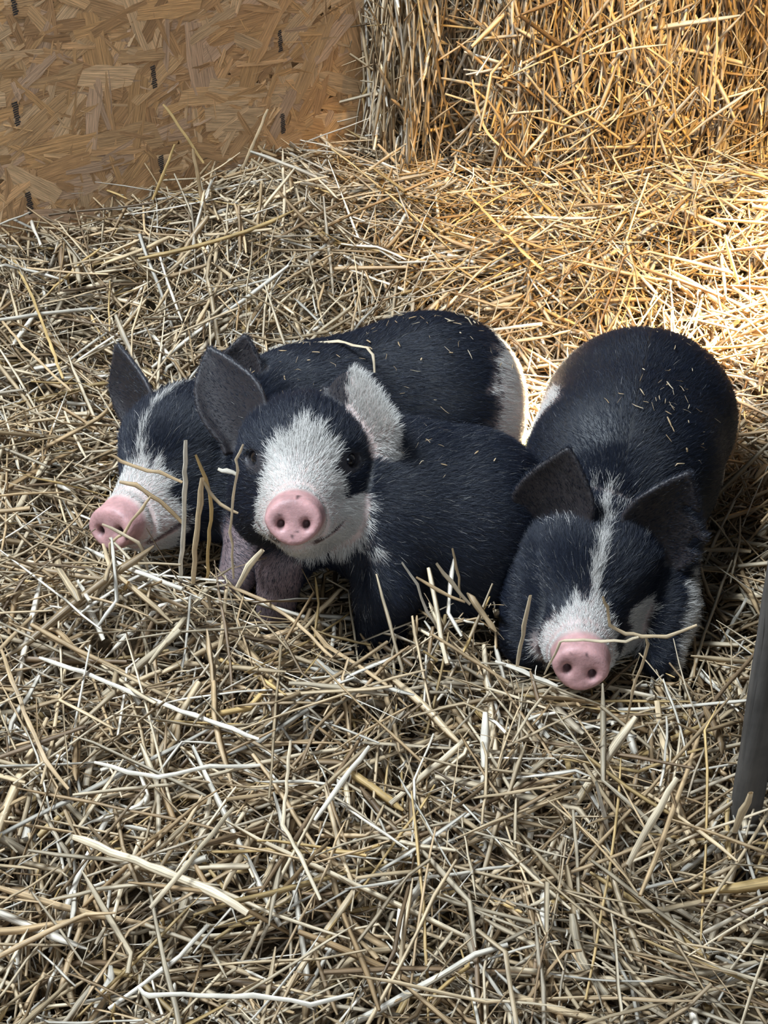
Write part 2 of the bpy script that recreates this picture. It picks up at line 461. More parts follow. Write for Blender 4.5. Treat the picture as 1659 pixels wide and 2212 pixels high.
    # eyes
    if eye_open:
        for sx in (-1, 1):
            bm = bpy.data.meshes.new('eye')
            import bmesh
            b2 = bmesh.new(); bmesh.ops.create_uvsphere(b2, u_segments=24, v_segments=16, radius=0.0088 * hs)
            for f_ in b2.faces: f_.smooth = True
            b2.to_mesh(bm); b2.free()
            e = link('eye', bm, M_eye, root)
            loc = H_o + (np.array((sx * 0.0435, 0.0515 if eye_open else 0.0450, 0.0225)) * hs) @ H_R - L0
            e.location = loc
    return root, (V, Q, vn, L0)

def disc_pink(q):
    """the bare snout disc"""
    yy = (q[:, 1] - 0.148) + 0.16 * (q[:, 2] + 0.014)
    rr = np.sqrt((q[:, 0] / 0.0285) ** 2 + ((q[:, 2] + 0.014) / 0.0255) ** 2)
    return smooth01(-0.014, -0.008, yy) * (rr < 1.35)
def nostril_dark(q, spots=()):
    ax = np.abs(q[:, 0])
    d = np.sqrt(((ax - 0.0118) / 0.0042) ** 2 + ((q[:, 2] + 0.0165) / 0.0055) ** 2)
    n = smooth01(1.15, 0.7, d) * (q[:, 1] > 0.14) * 0.75  # depth shade of the nostril hollows painted into the skin colour
    for (x, z, r_) in spots:
        n = np.maximum(n, smooth01(r_, r_ * 0.5, np.hypot(q[:, 0] - x, q[:, 2] - z)) * (q[:, 1] > 0.145) * 0.85)
    return n
def lid_mask(q):
    ax = np.abs(q[:, 0])
    return smooth01(1.0, 0.7, np.sqrt(((ax - 0.045) / 0.016) ** 2 + ((q[:, 2] - 0.021) / 0.013) ** 2)) * (q[:, 1] > 0.02)

# ---- pig in the middle: head up, looking at the camera, body turned away to the right
def bodyC(P):
    d = rcone(P, (-0.055, -0.085, 0.085), (0.012, -0.105, 0.086), 0.060, 0.080)
    d = smin(d, rcone(P, (0.012, -0.105, 0.086), (0.085, -0.106, 0.075), 0.080, 0.088), 0.04)
    d = smin(d, ell(P, (0.098, -0.102, 0.066), (0.068, 0.080, 0.078)), 0.03)
    d = smin(d, rcone(P, (-0.060, -0.120, 0.085), (-0.108, -0.140, 0.035), 0.036, 0.026), 0.02)   # foreleg, viewer left
    d = smin(d, rcone(P, (-0.108, -0.140, 0.035), (-0.118, -0.150, -0.030), 0.026, 0.020), 0.012)
    d = smin(d, rcone(P, (0.005, -0.150, 0.090), (0.002, -0.200, 0.045), 0.046, 0.031), 0.015)   # foreleg, viewer right
    d = smin(d, rcone(P, (0.002, -0.200, 0.045), (-0.008, -0.212, -0.030), 0.031, 0.020), 0.010)
    d = smin(d, rcone(P, (0.120, -0.135, 0.025), (0.060, -0.170, 0.000), 0.045, 0.022), 0.03)
    return d
RC = frame((-0.03, -0.93, 0.36), roll=0.0)
HC = np.array((-0.084, -0.267, 0.180)) - 1.02 * (0.160 * RC[1] - 0.014 * RC[2])
def patC(V, q, hm, em):
    x, y, z = q.T
    n = noise3(q, 90, 3) - 0.5
    hw = 0.050 - 0.029 * smooth01(0.105, 0.055, y); cx = 0.005
    hw = hw * (1 - 0.45 * smooth01(0.034, 0.048, z))
    up = smooth01(0.062, 0.050, z + 0.55 * np.abs(x - cx) + 0.016 * n)
    w_ = smooth01(0.006, -0.006, np.abs(x - cx) - hw + 0.014 * n) * up * (y > 0.005)
    jaw = smooth01(0.006, -0.008, np.abs(x - 0.034) - 0.034 + 0.01 * n) * (z < -0.010) * (y > 0.030)
    w_ = np.maximum(w_, jaw * smooth01(-0.01, 0.01, x)) * (1 - lid_mask(q) * 0.9) * hm
    w_ = np.maximum(w_, em[1] * smooth01(0.034, 0.046, x + 0.016 * n - 0.10 * (z - 0.08) * (z > 0.08)))
    for (wx, wy, wz, wr) in ((0.016, -0.19, 0.160, 0.016), (-0.014, -0.20, 0.100, 0.016), (-0.019, -0.215, 0.045, 0.013), (0.035, -0.19, 0.155, 0.012)):
        w_ = np.maximum(w_, 0.42 * np.exp(-(((V - np.array((wx, wy, wz))) / wr) ** 2).sum(1)))
    leg = smooth01(-0.080, -0.088, V[:, 0]) * smooth01(0.085, 0.070, V[:, 2]) * (1 - hm)
    pk = disc_pink(q) * hm; dk = nostril_dark(q, ((0.004, 0.0095, 0.003), (-0.012, -0.008, 0.002), (0.0, -0.026, 0.0022), (0.003, -0.022, 0.0016), (0.013, -0.013, 0.0014))) * hm
    return w_, pk, dk, leg * 0.9
earsC = [
    ear_points((-0.070, -0.008, 0.030), (1, 0.25, 0.30), (-0.36, -0.20, 1.0), (0.30, 1.0, 0.25), 0.098, 0.038, cup=0.62, bend=-0.1),
    ear_points((0.031, 0.014, 0.052), (0.28, 0.08, -0.94), (0.82, 0.42, 0.10), (0.42, -0.90, 0.05), 0.072, 0.047, cup=0.30, bend=-0.35),
]
# ---- pig on the left: head turned to the left, long body behind the middle pig
def bodyL(P):
    d = rcone(P, (-0.185, -0.020, 0.050), (-0.090, 0.035, 0.080), 0.060, 0.088)
    d = smin(d, rcone(P, (-0.090, 0.035, 0.085), (0.045, 0.092, 0.090), 0.090, 0.104), 0.05)
    d = smin(d, ell(P, (0.077, 0.098, 0.080), (0.088, 0.098, 0.098)), 0.03)
    d = smin(d, rcone(P, (-0.130, -0.060, 0.045), (-0.160, -0.120, -0.002), 0.040, 0.020), 0.02)
    d = smin(d, rcone(P, (0.100, 0.040, 0.040), (0.145, 0.060, 0.000), 0.05, 0.022), 0.03)
    return d
RL = frame((-0.44, -0.87, 0.14), roll=0.26)
HL = np.array((-0.286, -0.140, 0.078)) - 1.06 * (0.160 * RL[1] - 0.014 * RL[2])
def patL(V, q, hm, em):
    x, y, z = q.T
    n = noise3(q, 90, 4) - 0.5
    stripe = smooth01(0.004, -0.004, np.abs(x + 0.004 + 0.012 * n) - 0.005) * (z > 0.01) * (y > -0.05)
    muz = smooth01(0.072, 0.098, y + 0.02 * n - 0.30 * np.abs(x - 0.005))
    w_ = np.maximum(stripe * 0.62, muz) * (1 - lid_mask(q)) * hm
    hind = smooth01(0.112, 0.132, V[:, 0] + 0.02 * n + 0.05 * (0.10 - V[:, 2])) * smooth01(0.19, 0.15, V[:, 2])
    w_ = np.maximum(w_, hind)
    leg = (V[:, 1] < -0.07) * smooth01(0.075, 0.06, V[:, 2]) * (1 - hm) * (V[:, 0] > -0.20)
    pk = np.maximum(disc_pink(q), 0.30 * smooth01(0.085, 0.12, y) * smooth01(-0.01, -0.03, z)) * hm
    return w_, pk, nostril_dark(q, ((0.02, -0.022, 0.003),)) * hm, leg * 0.9
earsL = [
    ear_points((-0.060, -0.008, 0.026), (1, 0.3, 0.15), (-0.22, -0.10, 1.0), (0.35, 1.0, 0.10), 0.098, 0.039, cup=0.62, bend=0.10),
    ear_points((0.046, -0.018, 0.040), (1, -0.3, -0.1), (0.35, -0.20, 1.0), (-0.15, 1.0, 0.15), 0.088, 0.034, cup=0.60, bend=0.1),
]
# ---- pig on the right: chin on the straw, body straight behind it
def bodyR(P):
    d = rcone(P, (0.220, -0.130, 0.040), (0.262, -0.030, 0.080), 0.056, 0.094)
    d = smin(d, rcone(P, (0.262, -0.025, 0.080), (0.292, 0.055, 0.090), 0.094, 0.100), 0.05)
    d = smin(d, ell(P, (0.294, 0.070, 0.082), (0.108, 0.088, 0.096)), 0.03)
    d = smin(d, rcone(P, (0.175, -0.170, 0.060), (0.150, -0.235, 0.015), 0.050, 0.032), 0.03)
    d = smin(d, rcone(P, (0.285, -0.120, 0.050), (0.286, -0.200, 0.022), 0.050, 0.030), 0.03)
    d = smin(d, rcone(P, (0.286, -0.200, 0.022), (0.280, -0.240, -0.005), 0.030, 0.020), 0.02)
    d = smin(d, rcone(P, (0.205, 0.060, 0.030), (0.190, -0.010, 0.010), 0.045, 0.025), 0.03)
    return d
RR = frame((-0.14, -0.98, 0.10), roll=-0.15)
HR = np.array((0.185, -0.322, 0.048)) - 1.02 * (0.160 * RR[1] - 0.014 * RR[2])
def patR(V, q, hm, em):
    x, y, z = q.T
    n = noise3(q, 90, 6) - 0.5
    stripe = smooth01(0.003, -0.004, np.abs(x + 0.006 * n - 0.002) - 0.0050) * (y > -0.06) * (z > 0.0) * (z < 0.12)
    fl = smooth01(0.004, -0.006, np.abs(x + 0.030 + 0.02 * n) - 0.022) * smooth01(0.055, 0.03, y) * (y > -0.045) * (z > 0.03) * 0.75
    fr = smooth01(0.004, -0.006, np.abs(x - 0.028 - 0.02 * n) - 0.017) * smooth01(0.04, 0.02, y) * (y > -0.045) * (z > 0.03) * 0.75
    muz = smooth01(0.085, 0.112, y + 0.02 * n - 0.25 * np.abs(x)) * 0.85
    ch = smooth01(0.005, -0.005, np.abs(x - 0.054 + 0.01 * n) - 0.013) * (y > 0.01) * (z < 0.012) * (z > -0.06)
    ne = 1 - np.maximum(em[0], em[1])
    w_ = np.maximum.reduce([stripe * 0.68, fl * 0.50 * ne, fr * 0.47 * ne, muz, ch]) * (1 - lid_mask(q)) * hm
    flank = smooth01(0.198, 0.186, V[:, 0] + 0.008 * n) * smooth01(0.045, 0.02, np.abs(V[:, 1] - 0.030))
    leg = 0.7 * smooth01(0.012, 0.004, np.abs(V[:, 0] - 0.309 + 0.25 * (0.05 - V[:, 2])) - 0.003 + 0.010 * n) * (V[:, 1] < -0.15) * smooth01(0.066, 0.054, V[:, 2])
    w_ = np.maximum.reduce([w_, flank, leg * (1 - hm)])
    return w_, disc_pink(q) * hm, nostril_dark(q, ((0.002, 0.004, 0.0022), (-0.013, 0.001, 0.0015))) * hm, 0 * x
def notchR(s, t):
    a = (np.abs(s - 0.64 + 0.10 * (t - 0.5)) < 0.075 - 0.03 * (1 - t)) & (t > 0.22)
    b = (np.abs(s - 0.36) < 0.075) & (t > 0.66)
    c = (s > 0.5) & (t > 0.82)
    return a | b | c
earsR = [
    ear_points((-0.056, 0.012, 0.034), (1, 0.2, 0.05), (0.06, 0.12, 1.0), (0.15, 1.0, -0.1), 0.106, 0.039, cup=0.45, bend=-0.05),
    ear_points((0.056, 0.008, 0.034), (0.98, 0.0, -0.15), (0.10, 0.12, 1.0), (-0.1, 1.0, -0.1), 0.106, 0.041, cup=0.42, bend=-0.05, notch=notchR),
]
def flow_axis(a, b):
    ax = norm(np.array(b, float) - np.array(a, float))
    def f(P):
        c = np.array(a, float); d = P - c; t = d @ ax; perp = d - t[:, None] * ax
        down = np.zeros_like(P); down[:, 2] = -1
        side = norm(perp * np.array((1, 1, 0)))
        return norm(ax[None] * 1.0 + down * 0.35 + side * 0.25)
    return f
NH = 1.0
PIGS = []
PIGS.append(build_pig('black piglet with broad white face and one white ear, head raised, between the other two', HC, RC, 1.0, bodyC, earsC, patC,
    (-0.20, -0.30, -0.06), (0.24, 0.03, 0.32), flow_axis((0, -0.1, 0.1), (0.12, -0.12, 0.09)), int(190000 * NH), None, seed=3))
PIGS.append(build_pig('black piglet with a white hindquarter lying behind, head turned to the left', HL, RL, 1.06, bodyL, earsL, patL,
    (-0.36, -0.22, -0.06), (0.22, 0.23, 0.29), flow_axis((-0.175, -0.03, 0.09), (0.06, 0.09, 0.09)), int(190000 * NH), None, seed=4, eye_open=False))
PIGS.append(build_pig('sleeping black piglet with narrow white blaze and ragged notched ear, chin on the straw', HR, RR, 1.02, bodyR, earsR, patR,
    (0.08, -0.36, -0.06), (0.42, 0.18, 0.27), flow_axis((0.24, -0.14, 0.09), (0.292, 0.055, 0.09)), int(190000 * NH), None, seed=5, eye_open=False))

def pig_dist(P):
    out = np.full(len(P), 1.0)
    for lo, H, D in PIG_GRIDS:
        g = (P - lo) / H - 0.5; n = np.array(D.shape)
        ok = ((g >= 0) & (g < n - 1.001)).all(1)
        gi = np.floor(g[ok]).astype(int); t = g[ok] - gi; v = 0
        for dx in (0, 1):
            for dy in (0, 1):
                for dz in (0, 1):
                    wg = (t[:, 0] if dx else 1 - t[:, 0]) * (t[:, 1] if dy else 1 - t[:, 1]) * (t[:, 2] if dz else 1 - t[:, 2])
                    v = v + wg * D[gi[:, 0] + dx, gi[:, 1] + dy, gi[:, 2] + dz]
        out[ok] = np.minimum(out[ok], v)
    return out

# ------------------------------------------------------------------ ground form
def ground(x, y):
    x = np.asarray(x, float); y = np.asarray(y, float)
    P = np.stack([x, y, 0 * x], -1).reshape(-1, 3)
    n = (noise3(P, 5.0, 21) - 0.5).reshape(x.shape) * 0.045 + (noise3(P, 14.0, 22) - 0.5).reshape(x.shape) * 0.022
    g = lambda cx, cy, sx, sy, a: a * np.exp(-((x - cx) / sx) ** 2 - ((y - cy) / sy) ** 2)
    z = 0.115 * smooth01(0.15, 0.62, y) + 0.05 * smooth01(-0.25, -0.55, x) + 0.03 * smooth01(0.42, 0.60, x)
    z = z + g(-0.285, -0.225, 0.120, 0.055, 0.088) + g(-0.03, -0.33, 0.20, 0.06, 0.018) + g(0.075, -0.235, 0.065, 0.035, 0.050) + g(-0.1, -0.62, 0.3, 0.1, -0.02)
    z = z + g(0.70, 0.74, 0.12, 0.16, -0.10) * (x > 0)
    nest = np.maximum.reduce([np.exp(-((x + 0.0) / 0.22) ** 2 - ((y + 0.08) / 0.12) ** 2), np.exp(-((x - 0.27) / 0.16) ** 2 - ((y + 0.07) / 0.20) ** 2),
                              np.exp(-((x + 0.2) / 0.12) ** 2 - ((y + 0.06) / 0.09) ** 2)])
    return z + n * (1 - 0.7 * nest) - 0.030 * nest

gx = np.linspace(-1.0, 1.0, 161); gy = np.linspace(-0.95, 1.45, 193)
X, Y = np.meshgrid(gx, gy, indexing='ij'); Z = ground(X, Y) - 0.075
V = np.stack([X, Y, Z], -1).reshape(-1, 3); n1 = len(gy)
I = np.arange(len(gx) - 1)[:, None] * n1 + np.arange(n1 - 1)[None]
Q = np.stack([I, I + n1, I + n1 + 1, I + 1], -1).reshape(-1, 4)

# ------------------------------------------------------------------ straw
STRAW_COLS = np.array([(0.74, 0.58, 0.37), (0.82, 0.69, 0.49), (0.62, 0.45, 0.26), (0.44, 0.30, 0.16), (0.90, 0.84, 0.72), (0.68, 0.48, 0.21), (0.27, 0.18, 0.10), (0.58, 0.49, 0.36)])
STRAW_COLS = STRAW_COLS * np.array((1.0, 0.955, 0.90))
STRAW_P = np.array([0.22, 0.20, 0.17, 0.11, 0.13, 0.05, 0.06, 0.06])
def straw_arrays(cen, dirs, nrm, L, W, r, nseg=6, kink=0.45, col=None, check=True, jit=0.022):
    N = len(cen); T = nseg + 1
    d = norm(dirs); s = norm(np.cross(d, nrm)); u = np.cross(s, d)
    # gentle curve and occasional sharp bend
    c1 = r.normal(0, jit, N); c2 = r.normal(0, jit * 0.7, N)
    kn = np.where(r.random(N) < kink, r.integers(1, nseg, N), 99)
    ka = r.normal(0, 0.55, N); kb = r.normal(0, 0.30, N)
    P = np.zeros((N, T, 3)); cur = np.zeros((N, 3)); P[:, 0] = 0
    D = np.zeros((N, T, 3))
    for k in range(T):
        a = c1 * (k - nseg / 2) + np.where(k >= kn, ka, 0) + r.normal(0, 0.035, N)
        b = c2 * (k - nseg / 2) + np.where(k >= kn, kb, 0) + r.normal(0, 0.02, N)
        D[:, k] = norm(d + s * a[:, None] + u * b[:, None])
    step = (L / nseg)[:, None]
    for k in range(1, T): P[:, k] = P[:, k - 1] + D[:, k - 1] * step
    P += cen[:, None] - P.mean(1, keepdims=True)
    if check:
        md = np.full(N, 9.0)
        for k in range(T - 1):
            for t in (0, 0.33, 0.66, 1.0):
                md = np.minimum(md, pig_dist(P[:, k] * (1 - t) + P[:, k + 1] * t))
        ok = md > 0.0045
    else: ok = np.ones(N, bool)
    tw = r.uniform(-1.2, 1.2, N)[:, None, None] + (np.arange(T) / nseg)[None, :, None] * r.normal(0, 0.5, N)[:, None, None]
    S = norm(np.cross(D, nrm[:, None])); U = np.cross(S, D)
    S2 = S * np.cos(tw) + U * np.sin(tw); U2 = -S * np.sin(tw) + U * np.cos(tw)
    flat = np.where(r.random(N) < 0.45, 0.22, 0.75)[:, None, None]
    prof = np.ones((N, T, 1)); prof[:, 0] *= r.uniform(0.3, 1.0, (N, 1)); prof[:, -1] *= r.uniform(0.15, 0.9, (N, 1))
    prof *= 1 + 0.12 * r.normal(0, 1, (N, T, 1))
    hw = (W / 2)[:, None, None] * np.clip(prof, 0.1, 1.5)
    ring = np.stack([P + S2 * hw, P + U2 * hw * flat, P - S2 * hw, P - U2 * hw * flat], 2)    # N,T,4,3
    if col is None:
        ci = r.choice(len(STRAW_COLS), N, p=STRAW_P / STRAW_P.sum()); col = STRAW_COLS[ci] * r.uniform(0.55, 1.15, (N, 1))
    sv = np.zeros((N, T, 4, 3)); sv[..., 0] = np.array([0, .25, .5, .75])[None, None]
    sv[..., 1] = (np.arange(T) / nseg)[None, :, None] * L[:, None, None]; sv[..., 2] = r.random(N)[:, None, None]
    cc = np.broadcast_to(col[:, None, None], (N, T, 4, 3))
    ring, sv, cc = ring[ok], sv[ok], cc[ok]; N = len(ring)
    base = (np.arange(N) * T * 4)[:, None, None] + (np.arange(nseg) * 4)[None, :, None] + np.arange(4)[None, None]
    nxt = (np.arange(N) * T * 4)[:, None, None] + (np.arange(nseg) * 4)[None, :, None] + ((np.arange(4) + 1) % 4)[None, None]
    q = np.stack([base, nxt, nxt + 4, base + 4], -1).reshape(-1, 4)
    return ring.reshape(-1, 3), q, cc.reshape(-1, 3), sv.reshape(-1, 3)

def straw_object(name, parts, origin=None, parent=None, extra=None):
    Vs, Qs, Cs, Ss, o = [], [], [], [], 0
    for v, q, c, s in parts:
        Vs.append(v); Qs.append(q + o); Cs.append(c); Ss.append(s); o += len(v)
    V, Q, Cc, S = map(np.concatenate, (Vs, Qs, Cs, Ss))
    L0 = np.zeros(3) if origin is None else np.array(origin, float)
    me = mesh_np(name, V - L0, Q); attr(me, 'col', 'FLOAT_COLOR', 'POINT', rgba(Cc)); attr(me, 'sv', 'FLOAT_VECTOR', 'POINT', S)
    ob = link(name, me, M_straw, parent); ob.location = L0
    return ob

def scatter(N, xr, yr, zspread, r, lmin=0.03, lmax=0.20, wmin=0.002, wmax=0.0055, tilt=0.22, bias=None, ztop=0.0, keep=None):
    x = r.uniform(*xr, N); y = r.uniform(*yr, N)
    if keep is not None: m = keep(x, y); x, y = x[m], y[m]
    N = len(x)
    z0 = ground(x, y); e = 0.01
    nx = -(ground(x + e, y) - z0) / e; ny = -(ground(x, y + e) - z0) / e
    nr = norm(np.stack([nx, ny, np.ones(N)], 1))
    dep = -zspread * r.random(N) ** 1.3 + ztop
    cen = np.stack([x, y, z0 + dep], 1)
    an = r.uniform(0, 2 * np.pi, N) if bias is None else bias(x, y, N)
    t = np.stack([np.cos(an), np.sin(an), np.zeros(N)], 1)
    t = norm(t - (t * nr).sum(1, keepdims=True) * nr)
    d = norm(t + nr * r.normal(0, tilt, (N, 1)))
    L = lmin + (lmax - lmin) * r.random(N) ** 1.6
    W = wmin + (wmax - wmin) * r.random(N) ** 1.9
    return cen, d, nr, L, W

QS = 1.0
r = np.random.default_rng(77)
def inview(x, y):   # what the camera or a step beside it could see
    half = 0.34 + (y + 0.75) * 0.36
    return np.abs(x) < half
def bias_front(x, y, N):
    n = noise3(np.stack([x, y, 0 * x], 1), 7.0, 40)
    return n * 9.0 + r.normal(0, 0.65, N)
parts = []
for (N, zs, lm, lx, wm, wx, tl, zt) in (
        (46000, 0.072, 0.02, 0.12, 0.0018, 0.0055, 0.32, -0.010),
        (11000, 0.034, 0.04, 0.19, 0.0022, 0.0085, 0.18, 0.004),
        (3600, 0.016, 0.08, 0.26, 0.0024, 0.0060, 0.20, 0.018)):
    c_, d_, n_, L_, W_ = scatter(int(N * QS), (-0.95, 0.95), (-0.85, 0.95), zs, r, lm, lx, wm, wx, tl, bias_front, zt, keep=inview)
    far = 1.0
    parts.append(straw_arrays(c_, d_, n_, L_, W_, r))
# a thin litter of broken bits
c_, d_, n_, L_, W_ = scatter(int(9000 * QS), (-0.9, 0.9), (-0.8, 0.9), 0.03, r, 0.006, 0.03, 0.001, 0.004, 0.5, None, 0.008, keep=inview)
parts.append(straw_arrays(c_, d_, n_, L_, W_, r, nseg=2))
bed = straw_object('straw_bedding', parts)
tag(bed, 'deep loose bed of pale straw covering the whole pen floor', 'straw', kind='stuff')
ub = link('shaded_straw_base', mesh_np('shaded_straw_base', V, np.concatenate([Q[:, ::1]])), M_under)
tag(ub, 'straw base under the loose bedding, coloured dark for the shade in its gaps', 'straw', kind='stuff')

